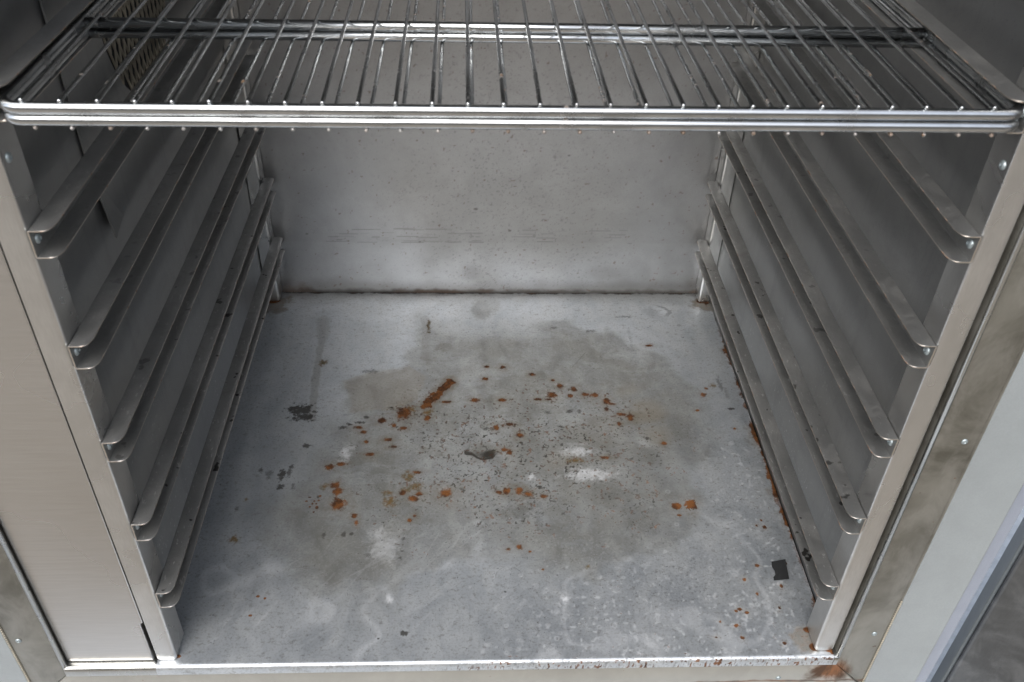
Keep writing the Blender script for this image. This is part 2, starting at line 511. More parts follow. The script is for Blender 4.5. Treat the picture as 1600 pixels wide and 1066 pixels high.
# ---- floor sheet with its stains (coordinates in metres on the floor)
RUST = [(-0.111,0.3369,0.011,0.0126),(-0.1366,0.3233,0.007,0.0057),(-0.0816,0.3276,0.0047,0.0057),(-0.1745,0.1903,0.0105,0.0102),(-0.1766,0.2082,0.0071,0.0057),(-0.1812,0.2178,0.0064,0.0058),(-0.1904,0.2455,0.0058,0.0051),(-0.1771,0.2505,0.0073,0.0031),(-0.1271,0.29,0.0068,0.0032),(-0.1195,0.2782,0.006,0.0032),(-0.1462,0.2657,0.0074,0.0042),(-0.164,0.311,0.0061,0.0033),(-0.1571,0.3033,0.0046,0.0033),(-0.1101,0.3097,0.0054,0.0033),(-0.1212,0.3142,0.0031,0.0045),(-0.1526,0.2869,0.0038,0.0032),(0.0738,0.3695,0.0073,0.0061),(0.1276,0.3693,0.0065,0.0049),(0.1171,0.3706,0.0057,0.0037),(0.1425,0.3572,0.0065,0.006),(0.1476,0.3524,0.0065,0.0024),(0.1408,0.3429,0.0032,0.0047),(0.0857,0.3867,0.0049,0.005),(0.1033,0.3805,0.0049,0.005),(0.1688,0.3299,0.0064,0.0047),(0.1589,0.3334,0.0072,0.0035),(0.1688,0.3241,0.004,0.0035),(0.1527,0.3162,0.0039,0.0034),(0.0506,0.4096,0.005,0.0039),(0.0774,0.3981,0.0033,0.0025),(0.0973,0.3682,0.0041,0.0037),(0.0562,0.3611,0.0057,0.0024),(0.0691,0.361,0.0049,0.0024),(0.0114,0.2074,0.005,0.0057),(0.0258,0.2083,0.0058,0.0058),(0.0364,0.2024,0.0065,0.0038),(0.0034,0.2056,0.0043,0.0038),(0.0534,0.1994,0.0057,0.0038),(-0.0561,0.2052,0.0071,0.0076),(-0.0927,0.197,0.0071,0.0047),(-0.086,0.2035,0.0057,0.0038),(-0.1039,0.2056,0.005,0.0038),(-0.0904,0.2367,0.0073,0.003),(-0.0083,0.4253,0.0042,0.0026),(0.0143,0.424,0.0042,0.0026),(0.0135,0.424,0.005,0.0039),(-0.0103,0.4008,0.005,0.0038),(-0.0236,0.3601,0.0064,0.0048),(0.011,0.36,0.0064,0.0036),(-0.0596,0.3567,0.0072,0.0024),(0.0019,0.3102,0.0039,0.0045),(0.0192,0.3157,0.007,0.0034),(0.0309,0.2967,0.0054,0.0044),(0.0125,0.272,0.0076,0.0032),(0.0169,0.2678,0.0038,0.0042),(0.0233,0.1279,0.0041,0.0042),(0.011,0.1255,0.0034,0.0025),(0.0338,0.1219,0.002,0.0017),(-0.1514,0.1628,0.0027,0.0045),(-0.1552,0.1727,0.0041,0.0036),(-0.0894,0.172,0.0028,0.0027),(-0.0946,0.1658,0.0028,0.0027),(0.2672,0.3689,0.005,0.005),(0.2738,0.3813,0.0025,0.0025),(0.0459,0.0987,0.002,0.0016),(0.2743,0.0089,0.0025,0.0022),(0.2321,0.0288,0.0032,0.0022),(0.2346,0.0151,0.0025,0.0022),(0.2091,0.0162,0.0025,0.0014),(0.2459,0.044,0.0026,0.0023),(0.2397,0.0478,0.0032,0.0023),(0.2353,0.0456,0.0019,0.0015),(0.2166,0.0334,0.0019,0.0015),(0.2704,0.1007,0.0027,0.0025),(0.2527,0.0832,0.0027,0.0024),(0.2617,0.0658,0.002,0.0024),(0.2891,0.0747,0.002,0.0024),(0.2801,0.0487,0.0019,0.0023),(0.2917,0.1519,0.0028,0.0028),(0.2832,0.1546,0.0021,0.0018),(0.29,0.1618,0.0014,0.0019),(0.2941,0.3064,0.0024,0.0023),(0.1052,0.2134,0.0015,0.002),(0.2136,0.47,0.0062,0.0028),(0.1287,0.2586,0.0076,0.0031),(0.2023,0.2815,0.0046,0.0033),(0.2549,0.3401,0.0032,0.0024)]
STREAK = [(-0.0555,0.3946),(-0.0848,0.3496)]
OLIVE = [(-0.1172,0.1935,0.0085,0.0084),(-0.1209,0.2048,0.0064,0.0038),(-0.0901,0.2151,0.0101,0.0087),(-0.1006,0.2104,0.0072,0.0048),(-0.1924,0.216,0.0057,0.0048),(-0.0981,0.2298,0.0087,0.0079),(-0.087,0.5125,0.0027,0.0145),(0.0925,0.1013,0.0027,0.0033),(-0.1042,0.3427,0.011,0.007),(-0.0819,0.3368,0.0079,0.0092),(0.0928,0.2537,0.009,0.0041),(0.2835,0.3875,0.005,0.0051),(-0.2218,0.4333,0.005,0.0066),(-0.2779,0.1416,0.006,0.0052),(-0.2754,0.1977,0.0028,0.0029)]
BROWN = [(0.2163,0.1847,0.0079,0.0085),(0.2001,0.183,0.0057,0.0057),(0.2007,0.17,0.0028,0.0019)]
TAN = [(0.1905,0.3415,0.0322,0.0281,0.8),(0.1992,0.2958,0.0234,0.022,0.6),(0.1754,0.3778,0.0248,0.0173,0.5),(0.1304,0.3073,0.047,0.033,0.25),(-0.0539,0.2052,0.0358,0.028,0.25),(0.0793,0.2538,0.03,0.0204,0.4)]
RING = [(0.2356,0.2738,0.0216,0.0215)]
DARK = [(-0.2374,0.342,0.0156,0.0116,1),(-0.2262,0.3294,0.0077,0.0057,1),(-0.2326,0.3305,0.017,0.008,0.9),(-0.2474,0.3668,0.0048,0.012,0.3),(-0.2673,0.2411,0.0029,0.0051,0.8),(-0.257,0.2361,0.0043,0.008,0.6),(-0.243,0.234,0.0043,0.009,0.9),(-0.235,0.2379,0.0029,0.007,0.7),(-0.2407,0.2154,0.005,0.0039,1),(-0.2273,0.2163,0.0028,0.0049,0.6),(-0.2335,0.2469,0.0029,0.0041,0.8),(-0.2831,0.184,0.0028,0.0056,0.7),(-0.2207,0.2799,0.006,0.0043,0.8),(-0.1265,0.3463,0.0039,0.0023,0.9),(-0.1564,0.329,0.0039,0.0034,0.7),(-0.1626,0.32,0.0062,0.0023,0.8),(-0.1753,0.3167,0.0038,0.0023,0.8),(-0.1832,0.3111,0.0061,0.0034,0.7),(-0.1818,0.3337,0.0078,0.0023,0.4),(-0.1595,0.4164,0.0116,0.0039,0.5),(-0.1842,0.1465,0.0027,0.0061,0.7),(-0.1634,0.1472,0.0027,0.0035,0.7),(-0.1554,0.148,0.0027,0.0026,0.7),(-0.0924,0.0252,0.0037,0.0028,1),(0.0068,0.0716,0.0019,0.0015,1),(-0.1165,0.02,0.0009,0.001,1),(0.2967,0.3423,0.0049,0.0024,1),(-0.1968,0.2008,0.0021,0.0019,0.8),(-0.1017,0.1152,0.0026,0.0025,0.7),(-0.0987,0.1413,0.0027,0.0026,0.7),(-0.101,0.1243,0.002,0.0017,0.7),(-0.1352,0.1198,0.0033,0.0033,0.6),(0.0281,0.1772,0.0197,0.0127,0.45),(0.0444,0.1671,0.0042,0.0222,0.45),(0.042,0.1863,0.0142,0.0093,0.45),(0.1443,0.2053,0.0174,0.0116,0.35),(0.0783,0.342,0.032,0.0117,0.25),(-0.0097,0.308,0.0039,0.0033,0.6),(0.1835,0.2904,0.0039,0.0033,0.8),(0.0939,0.3384,0.0048,0.0035,0.7),(0.066,0.3373,0.0064,0.0035,0.6),(0.1059,0.3383,0.0024,0.0047,0.6),(0.1901,0.4841,0.0027,0.0199,0.35),(0.1363,0.5027,0.0071,0.0044,0.6),(0.1232,0.4769,0.007,0.0028,0.3),(0.0861,0.5099,0.0089,0.0029,0.5),(0.188,0.5356,0.0128,0.0031,0.5),(0.2941,0.39,0.0034,0.0179,0.6),(0.2983,0.3713,0.0033,0.015,0.5),(0.3119,0.567,0.0019,0.0032,0.8)]
REDDOT = [(-0.2393,0.0697,0.0021,0.0019),(-0.2319,0.0673,0.0016,0.0015),(-0.2426,0.0475,0.0022,0.0017),(-0.1955,0.2017,0.0018,0.0017),(-0.2093,0.1943,0.0021,0.0014),(-0.2065,0.1999,0.0021,0.0011),(-0.2024,0.1906,0.0014,0.0019),(-0.1968,0.185,0.0021,0.0028),(-0.2008,0.1943,0.0014,0.0014),(-0.1961,0.1951,0.0014,0.0014),(-0.2046,0.186,0.0014,0.0014),(-0.1994,0.1786,0.0014,0.0014),(-0.1982,0.1905,0.0014,0.0014),(0.3017,0.1036,0.0014,0.0026)]
DRIP = [([(-0.2339,0.5268),(-0.23,0.4836),(-0.2289,0.4426),(-0.2269,0.3912),(-0.2211,0.3259)],0.006,0.45),([(-0.2339,0.5268),(-0.2301,0.4906)],0.011,0.35),([(-0.0931,0.5317),(-0.0909,0.498),(-0.0894,0.4426)],0.007,0.35),([(-0.086,0.5096),(-0.0855,0.4293)],0.003,0.3)]
GREYBLOB = [(-0.0141,0.5517,0.0155,0.0258,0.9),(0.0025,0.5657,0.011,0.0247,0.5),(-0.0618,0.5733,0.0221,0.0156,0.4),(-0.2423,0.1481,0.0007,0.0009,0)]
DENT = [(-0.014,0.2701,0.0196,0.0156),(-0.0141,0.5502,0.0127,0.0137),(0.2385,0.548,0.0203,0.0186),(0.2356,0.2738,0.017,0.0151)]
WHITE = [(0.0971,0.2683,0.0213,0.0074,0.9),(0.1086,0.2322,0.0311,0.011,1),(0.1006,0.2811,0.0153,0.0032,0.4),(-0.1194,0.1296,0.0174,0.0216,0.55),(-0.1275,0.1468,0.0095,0.0121,0.6),(-0.1746,0.268,0.0067,0.0146,0.9),(-0.1782,0.2536,0.0073,0.0051,0.6),(-0.1695,0.2764,0.006,0.0053,0.6),(0.0406,0.2287,0.0051,0.0069,0.9),(-0.1095,0.0664,0.0038,0.006,1.3),(0.0661,0.0616,0.0039,0.0038,1.2),(0.1993,0.4561,0.0104,0.0192,0.35),(0.1935,0.477,0.0088,0.0197,0.25),(0.0738,0.3695,0.0106,0.0085,0.7),(0.1791,0.2817,0.0108,0.0065,0.4),(-0.0205,0.1632,0.0055,0.0036,0.6),(0.0859,0.3905,0.0083,0.0038,0.5),(-0.0577,0.2119,0.0057,0.0029,0.5)]
MATTE = [(-0.2416,0.1438),(-0.2549,0.1883),(-0.2388,0.2087),(-0.2142,0.2239),(-0.2166,0.2714),(-0.1955,0.2872),(-0.2027,0.3146),(-0.1658,0.3291),(-0.1802,0.3547),(-0.1919,0.3961),(-0.1617,0.4125),(-0.1211,0.4228),(-0.1112,0.4698),(-0.0962,0.5198),(-0.0339,0.5053),(0.0283,0.5127),(0.1009,0.5278),(0.1688,0.4912),(0.2231,0.4425),(0.2581,0.3776),(0.2664,0.3179),(0.2611,0.2736),(0.2196,0.2373),(0.2331,0.193),(0.2133,0.1474),(0.1708,0.1219),(0.1268,0.0976),(0.0792,0.0862),(0.0467,0.0907),(0.0147,0.1154),(-0.0254,0.126),(-0.0521,0.1179),(-0.0843,0.0963),(-0.1023,0.0731),(-0.1395,0.0623),(-0.1778,0.0666),(-0.2104,0.094),(-0.224,0.1184)]
TANPATCH = [(-0.1919,0.3961),(-0.1617,0.4125),(-0.1088,0.4267),(-0.0871,0.406),(-0.0972,0.3604),(-0.1279,0.3428),(-0.1759,0.3372),(-0.1817,0.369)]
CIRC = [(0.0106,0.0895,0.0137,0.0133)]
TAPE = [(0.2863,0.1046),(0.301,0.1061),(0.2984,0.0817),(0.2828,0.0812),(0.2832,0.0851),(0.2861,0.0883),(0.2867,0.0932),(0.2853,0.0981)]


def splats(X, Y, lst, seed, soft=0.35, wob=0.55, power=1.0):
    """irregular blotches: (cx, cy, rx, ry[, strength])"""
    out = np.zeros_like(X)
    n1 = vnoise(X, Y, 260, seed, 3) - 0.5
    n2 = vnoise(X, Y, 700, seed + 1, 2) - 0.5
    for e in lst:
        cx, cy, rx, ry = e[:4]
        st = e[4] if len(e) > 4 else 1.0
        m = (np.abs(X - cx) < rx * 2.2 + .002) & (np.abs(Y - cy) < ry * 2.2 + .002)
        if not m.any():
            continue
        d = np.hypot((X[m] - cx) / rx, (Y[m] - cy) / ry) + (n1[m] * 1.6 + n2[m] * 1.3) * wob
        out[m] = np.maximum(out[m], st * smooth(1.0 + soft * 0.4, 1.0 - soft, d))
    return out

def build_floor():
    step = 0.00085
    xs = np.arange(-XW + 0.0, XW + step * 0.5, step)
    ys = np.arange(-0.0035, D, step)
    X, Y = np.meshgrid(xs, ys)
    Z = np.zeros_like(X)
    pdm = poly_dist(X, Y, MATTE) + (vnoise(X, Y, 30, 3, 5, 0.6) - 0.5) * 0.045
    fw = 0.008 + 0.034 * smooth(0.35, 0.65, vnoise(X, Y, 11, 4, 2))
    matte = 0.66 * smooth(-fw, fw, pdm) + 0.22 * smooth(-fw, fw, pdm - 0.022 + 0.03 * (vnoise(X, Y, 16, 6, 4) - .5)) + 0.22 * smooth(0.42, 0.55, vnoise(X, Y, 20, 7, 5, 0.6)) * smooth(-0.01, 0.03, pdm)
    matte = matte * (1 - 0.20 * smooth(0.56, 0.64, vnoise(X * 0.6, Y * 1.2, 26, 8, 5, 0.65)))
    matte = np.clip(matte * (0.85 + 0.3 * (vnoise(X, Y, 60, 5, 3) - 0.5)), 0, 1)
    # speckle field
    sp_n = vnoise(X, Y, 330, 11, 2, 0.6)
    sp_m = vnoise(X, Y, 24, 12, 3)
    core = smooth(1.15, 0.35, np.hypot((X - 0.03) / 0.24, (Y - 0.25) / 0.15) + (sp_m - 0.5) * 1.1)
    thr = 0.80 - 0.115 * core - 0.04 * smooth(0.45, 0.65, sp_m)
    dark = smooth(thr, thr + 0.07, sp_n) * (0.3 + 0.5 * core) * (0.5 + 0.7 * vnoise(X, Y, 120, 14, 2))
    fine_n = vnoise(X, Y, 520, 21, 2, 0.6)
    thr2 = 0.79 - 0.09 * core
    dark = np.maximum(dark, smooth(thr2, thr2 + 0.06, fine_n) * 0.55)
    dark = np.maximum(dark, splats(X, Y, [(e[0], e[1], e[2] * 1.2, e[3] * 1.2, e[4] * 1.0) for e in DARK], 31, 0.75, 0.65))
    # ring left by a round foot
    cx, cy, rx, ry = CIRC[0]
    rr = np.hypot((X - cx) / rx, (Y - cy) / ry)
    dark = np.maximum(dark, smooth(0.09, 0.02, np.abs(rr - 1)) * 0.45 * smooth(0.25, 0.5, vnoise(X, Y, 90, 41, 2)))
    # thin scratches
    rs = np.random.RandomState(5)
    dark = np.maximum(dark, smooth(0.0012, 0.0004, seg_dist(X, Y, (0.125, 0.455), (0.105, 0.425))) * 0.4)
    white = splats(X, Y, [e for e in WHITE], 51, 1.1, 0.9)
    fil = np.abs(vnoise(X, Y, 420, 52, 2) - 0.5)
    white = white * (0.72 + 0.28 * smooth(0.10, 0.02, fil))
    for k in range(90):        # swirling wipe marks, mostly front left
        x0 = rs.uniform(-0.28, -0.02); y0 = rs.uniform(0.01, 0.14)
        a = rs.normal(0.9, 0.25); L = rs.uniform(0.015, 0.05)
        m = (np.abs(X - x0) < L + .01) & (np.abs(Y - y0) < L + .01)
        white[m] = np.maximum(white[m], 0.17 * rs.rand() * smooth(0.0014, 0.0003, seg_dist(X[m], Y[m], (x0, y0), (x0 + L * math.cos(a), y0 + L * math.sin(a)))))
    # wipe swirl edge
    sw = np.abs(vnoise(X, Y, 9, 61, 3) - 0.5)
    white = np.maximum(white, smooth(0.035, 0.0, sw) * 0.24 * (1 - matte) * smooth(0.30, 0.1, Y))
    # hard water rings and specks, front right
    fr = smooth(0.20, 0.03, Y) * smooth(-0.08, 0.10, X)
    fr = np.maximum(fr, smooth(0.21, 0.27, X) * smooth(0.50, 0.20, Y))
    wn_ = vnoise(X, Y, 300, 71, 2, 0.6)
    white = np.maximum(white, smooth(0.70, 0.77, wn_) * 0.5 * fr)
    for k in range(150):
        x0 = rs.uniform(-0.03, 0.29); y0 = abs(rs.normal(0, 0.035)) + 0.002
        if rs.rand() < 0.3: y0 = rs.uniform(0.0, 0.22); x0 = rs.uniform(0.17, 0.30)
        r0 = rs.uniform(0.0008, 0.0024)
        m = (np.abs(X - x0) < .007) & (np.abs(Y - y0) < .007)
        q_ = np.hypot(X[m] - x0, Y[m] - y0)
        white[m] = np.maximum(white[m], rs.uniform(0.2, 0.5) * smooth(0.0009, 0.0002, np.abs(q_ - r0)))
    rust = splats(X, Y, [(e[0], e[1], e[2] * 1.12, e[3] * 1.15) for e in RUST], 81, 0.9, 0.42) * 0.95
    rust = np.maximum(rust, smooth(0.0075, 0.0035, seg_dist(X, Y, STREAK[0], STREAK[1]) + (vnoise(X, Y, 200, 82, 3) - 0.5) * 0.009))
    rust = np.maximum(rust, splats(X, Y, BROWN, 83, 0.3, 0.45) * 0.85)
    rust = np.maximum(rust, splats(X, Y, REDDOT, 84, 0.4, 0.1))
    rn = vnoise(X, Y, 260, 85, 2, 0.6)
    rust = np.maximum(rust, smooth(0.73, 0.82, rn + 0.07 * core) * 0.55 * smooth(0.1, 0.5, core))
    rn2 = vnoise(X, Y, 210, 86, 2, 0.6)
    rust = np.maximum(rust, smooth(0.82, 0.88, rn2) * 0.5 * fr)
    # joints: right wall, back wall, feet
    n90 = vnoise(X, Y, 90, 91, 4, 0.6)
    n30 = vnoise(X, Y, 22, 92, 3, 0.6)
    rust = np.maximum(rust, smooth(0.0065, 0.001, (XW - X) + (n90 - 0.45) * 0.014) * (0.55 + 0.55 * smooth(0.35, 0.55, n30)) * 0.85 * smooth(0.585, 0.5, Y))
    rust = np.maximum(rust, smooth(0.010, 0.0, (D - Y) + (n90 - 0.35) * 0.02) * 0.4)
    for (fx, fy, fr_) in ((-0.309, 0.572, 0.012), (0.309, 0.575, 0.012), (0.302, 0.004, 0.006), (0.303, 0.022, 0.007), (-0.300, 0.004, 0.004)):
        dd = np.hypot((X - fx), (Y - fy) * 1.2)
        rust = np.maximum(rust, smooth(fr_ * 1.1, fr_ * 0.5, dd + (n90 - 0.5) * fr_ * 1.2) * 0.85)
    rust = np.maximum(rust, smooth(0.0045, 0.0, np.abs(Y + 0.001) + (1 - n90) * 0.007) * smooth(0.35, 0.6, vnoise(X, Y * 0.3, 50, 93, 3)) * smooth(-0.15, 0.05, X) * 1.1)
    olive = splats(X, Y, OLIVE, 101, 0.9, 0.95) * 0.95
    halo = splats(X, Y, [(e[0], e[1], e[2] * 1.9, e[3] * 2.0) for e in RUST + BROWN], 104, 1.6, 0.6)
    halo = np.maximum(halo, smooth(0.016, 0.004, seg_dist(X, Y, STREAK[0], STREAK[1]) + (n90 - .5) * .01))
    olive = np.maximum(olive, halo * 0.5)
    for (fx, fy, fr_) in ((-0.309, 0.566, 0.030), (0.309, 0.566, 0.022), (0.298, 0.012, 0.018)):
        dd = np.hypot(X - fx, Y - fy)
        olive = np.maximum(olive, smooth(fr_, fr_ * 0.6, dd + (n90 - 0.5) * fr_) * 0.6)
    olive = np.maximum(olive, smooth(0.016, 0.002, (XW - X) + (n90 - 0.4) * 0.03) * smooth(0.4, 0.6, n30) * 0.5)
    tan = np.zeros_like(X)
    for cx, cy, rx, ry, st in TAN:
        tan = np.maximum(tan, st * smooth(1.2, 0.3, np.hypot((X - cx) / rx, (Y - cy) / ry) + (n30 - 0.5) * 0.9) * 0.5)
    tan = np.maximum(tan, smooth(-0.003, 0.003, poly_dist(X, Y, TANPATCH) + (n90 - 0.5) * 0.01) * 0.28)
    cx, cy, rx, ry = RING[0]
    rr = np.hypot((X - cx) / rx, (Y - cy) / ry) + (n90 - 0.5) * 0.25
    dull = smooth(1.1, 0.5, rr + (n30 - .5) * .5) * 0.22 + smooth(0.30, 0.0, np.abs(rr - 0.9)) * smooth(0.2, 1.0, (X - cx) / rx * .6 - (Y - cy) / ry + .3) * 0.30
    dull = np.maximum(dull, splats(X, Y, GREYBLOB, 111, 0.3, 0.25) * 0.5)
    for pts, w_, st in DRIP:
        for a, b in zip(pts[:-1], pts[1:]):
            dull = np.maximum(dull, st * smooth(w_, w_ * 0.55, seg_dist(X, Y, a, b) + (n90 - 0.5) * w_ * 0.7) * (0.6 + 0.5 * n30))
    cx, cy, rx, ry = DENT[0]
    rr = np.hypot((X - cx) / rx, (Y - cy) / ry) + (n90 - 0.5) * 0.35
    dull = np.maximum(dull, smooth(1.15, 0.5, rr) * 0.5)
    wx = (vnoise(X, Y, 70, 141, 3) - 0.5) * 0.9; wy = (vnoise(X, Y, 70, 142, 3) - 0.5) * 0.9
    ux, uy = (X - cx) / rx + wx, (Y - cy) / ry + wy
    dark = np.maximum(dark, smooth(1.0, 0.15, np.hypot((ux - 0.2) / 1.1, (uy + 0.25) / 0.95)) * 0.95)
    dark = np.maximum(dark, smooth(0.30, 0.05, np.abs(np.hypot(ux, uy) - 0.8)) * smooth(-0.2, 0.7, -0.25 * ux - uy + 0.2) * 0.85)
    cx, cy, rx, ry = DENT[2]
    rr = np.hypot((X - cx) / rx, (Y - cy) / ry) + (n90 - 0.5) * 0.4
    dark = np.maximum(dark, smooth(0.22, 0.05, np.abs(rr - 0.75)) * smooth(-0.4, 0.7, (X - cx) / rx + 0.4 * (Y - cy) / ry) * 0.5)
    # warm matte edge: a faint darker tide line
    pdist = poly_dist(X, Y, MATTE) + (vnoise(X, Y, 30, 3, 5, 0.6) - 0.5) * 0.035
    dull = np.maximum(dull, smooth(0.010, 0.0, np.abs(pdist - 0.008)) * 0.10 * matte)
    # grime against the back wall and along the left rail side
    dark = np.maximum(dark, smooth(0.006, 0.0, (D - Y) + (n90 - 0.5) * 0.008) * 0.9)
    dull = np.maximum(dull, smooth(0.035, 0.0, (D - Y) + (n30 - 0.5) * 0.03) * 0.35)
    # dents are real
    for i, (cx, cy, rx, ry) in enumerate(DENT):
        r_ = np.hypot((X - cx) / (rx * 1.1), (Y - cy) / (ry * 1.1))
        Z -= (0.0016, 0.0008, 0.0012, 0.0007)[i] * smooth(1.0, 0.0, r_)
    Z += (vnoise(X, Y, 5, 121, 2) - 0.5) * 0.0010 * smooth(0.0, 0.03, Y) * smooth(D, D - 0.02, Y)
    P = np.stack([X, Y, Z], -1)
    attrs = dict(matte=matte, dark=dark * 0.85, rust=rust, olive=olive, white=white, tan=tan, dull=dull)
    # rolled front edge
    nfr = 9
    ext, exta = [], {k: [] for k in attrs}
    for k in range(nfr, 0, -1):
        if k <= 6:
            a = k / 6 * math.pi / 2
            y_ = -0.0035 - 0.0042 * math.sin(a); z_ = -0.0042 * (1 - math.cos(a))
        else:
            y_ = -0.0077; z_ = -0.0042 - (k - 6) * 0.0025
        row = P[0].copy(); row[:, 1] = y_; row[:, 2] = z_
        ext.append(row)
        nz = vnoise(xs, np.full_like(xs, k * 0.0009), 420, 131, 3)
        env = smooth(-0.16, 0.02, xs)
        for kk in exta:
            v_ = attrs[kk][0] * 0.4
            if kk == 'rust':
                v_ = np.maximum(v_ * 0.5, smooth(0.45, 0.75, nz) * env * 0.7 * (0.3 if k < 3 else 1))
            if kk == 'dark':
                v_ = np.maximum(v_, smooth(0.6, 0.7, 1 - nz) * 0.4 * env)
            if kk == 'matte': v_ = v_ * 0
            exta[kk].append(v_)
    P = np.concatenate([np.stack(ext), P], 0)
    attrs = {k: np.concatenate([np.stack(exta[k]), v], 0) for k, v in attrs.items()}
    return grid_sheet("floor_panel", P, attrs, M_floor, cab, "dull steel floor sheet blotched with rust and stains")
floor = build_floor()
# floor of the duct bay in front-left, its rolled edge carries on
def roll_profile():
    pts = [(0.02, 0.0), (-0.0035, 0.0)]
    for k in range(1, 7):
        a = k / 6 * math.pi / 2
        pts.append((-0.0035 - 0.0042 * math.sin(a), -0.0042 * (1 - math.cos(a))))
    pts.append((-0.0077, -0.0117))
    return pts
pr = roll_profile()
for nm, x0, x1 in (("floor_edge", XL, -XW), ("floor_edge", XW, 0.3225)):
    vs, fs = [], []
    for i, (y, z) in enumerate(pr):
        vs += [(x0, y, z), (x1, y, z)]
        if i:
            fs.append((2 * i - 2, 2 * i - 1, 2 * i + 1, 2 * i))
    mesh_obj(nm, vs, fs, M_lip, cab, smooth=True)

# ---- back wall
def build_back():
    step = 0.0012
    xs = np.arange(-XW, XW + step * .5, step)
    zs = np.arange(0.0, H, step)
    X, Z = np.meshgrid(xs, zs)
    n90 = vnoise(X, Z, 90, 201, 4); n30 = vnoise(X, Z, 20, 202, 3); n8 = vnoise(X, Z, 8, 203, 3)
    fine = vnoise(X, Z, 420, 204, 2, 0.6)
    patch = smooth(0.45, 0.7, n8)
    mid = smooth(0.22, 0.05, np.abs(X - 0.03))
    dark = smooth(0.74 - 0.08 * np.maximum(patch, mid), 0.84, fine) * (0.12 + 0.22 * mid)
    rs = np.random.RandomState(9)
    for k in range(70):      # horizontal shelf scuffs
        z0 = rs.choice([0.100, 0.094, 0.0885, 0.086, 0.106]) + rs.normal(0, 0.0006)
        x0 = rs.uniform(-0.24, -0.02); L = rs.uniform(0.004, 0.03)
        if rs.rand() < 0.25: x0 = rs.uniform(0.0, 0.20)
        m = (np.abs(Z - z0) < 0.003) & (np.abs(X - x0) < L + 0.01)
        dark[m] = np.maximum(dark[m], rs.uniform(0.05, 0.42) * smooth(0.0011, 0.0003, seg_dist(X[m], Z[m], (x0, z0), (x0 + L, z0))))
    for (x0, z0, r0) in ((-0.022, 0.139, 0.003), (-0.10, 0.086, 0.002), (0.025, 0.105, 0.0025), (-0.255, 0.098, 0.002), (0.10, 0.22, 0.002)):
        dark = np.maximum(dark, smooth(r0 * 1.3, r0 * 0.4, np.hypot(X - x0, (Z - z0) * 1.4)) * 0.7)
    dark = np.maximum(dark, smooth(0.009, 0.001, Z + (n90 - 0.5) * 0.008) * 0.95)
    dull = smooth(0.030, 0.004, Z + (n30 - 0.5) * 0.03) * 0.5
    dull = np.maximum(dull, smooth(1.0, 0.2, np.hypot((X + 0.03) / 0.022, (Z - 0.035) / 0.022)) * 0.35)
    dull = np.maximum(dull, smooth(1.0, 0.2, np.hypot((X - 0.165) / 0.04, (Z - 0.035) / 0.02)) * 0.30)
    dull = np.maximum(dull, smooth(0.084, 0.088, Z) * smooth(0.15, 0.09, Z) * 0.10)
    rust = smooth(0.007, 0.002, Z + (n90 - 0.5) * 0.008) * smooth(0.5, 0.62, n30) * 0.35
    rust = np.maximum(rust, smooth(1.0, 0.3, np.hypot((X + 0.285) / 0.03, Z / 0.022) + (n90 - .5)) * 0.35)
    rust = np.maximum(rust, smooth(0.83, 0.88, vnoise(X, Z, 230, 207, 2, 0.6)) * 0.5)
    Y = np.full_like(X, D) + (vnoise(X, Z, 4, 206, 2) - 0.5) * 0.0012 + smooth(0.10, 0.07, Z) * -0.0006
    return grid_sheet("back_panel", np.stack([X, Y, Z], -1), dict(dark=dark, dull=dull, rust=rust), M_back, cab, "speckled grey steel back wall with dark grime along its foot")
build_back()

# ---- side walls (subdivided, very slightly wavy sheet), ceiling, outer shell
def wall_sheet(name, x, sgn, y0, y1, z0, z1, mat, label=None):
    ys = np.linspace(y0, y1, 60); zs = np.linspace(z0, z1, 60)
    Y, Z = np.meshgrid(ys, zs)
    X = np.full_like(Y, x) + (vnoise(Y, Z, 6, 301 if sgn > 0 else 302, 2) - 0.5) * 0.0014 * sgn
    return grid_sheet(name, np.stack([X, Y, Z], -1), {}, mat, cab, label)
wall_sheet("side_panel", XW + 0.0006, 1, 0.0265, D + 0.002, 0.0, H, M_wall)
wall_sheet("side_panel", -XW - 0.0006, -1, 0.0265, D + 0.002, 0.0, H, M_wall)
bm = bmesh.new()
add_box(bm, XL - 0.004, 0.3225, 0.001, D + 0.01, H, H + 0.002)
bm_obj("ceiling_panel", bm, M_wall, cab)
bm = bmesh.new()
add_box(bm, -0.470, -0.4665, 0.004, D + 0.06, GZ + 0.08, H + 0.05)
add_box(bm, 0.4345, 0.438, 0.012, D + 0.06, GZ + 0.08, H + 0.05)
add_box(bm, -0.4665, 0.4345, D + 0.056, D + 0.06, GZ + 0.08, H + 0.05)
add_box(bm, -0.4665, 0.4345, 0.004, D + 0.056, H + 0.047, H + 0.05)
add_box(bm, -0.4665, 0.4345, 0.012, D + 0.056, GZ + 0.08, GZ + 0.083)
bm_obj("outer_shell", bm, M_post, cab)
bm = bmesh.new()
add_box(bm, -0.4655, 0.4335, -0.004, 0.010, H + 0.001, H + 0.046, 0.003)
bm_obj("head_rail", bm, M_frame, cab)

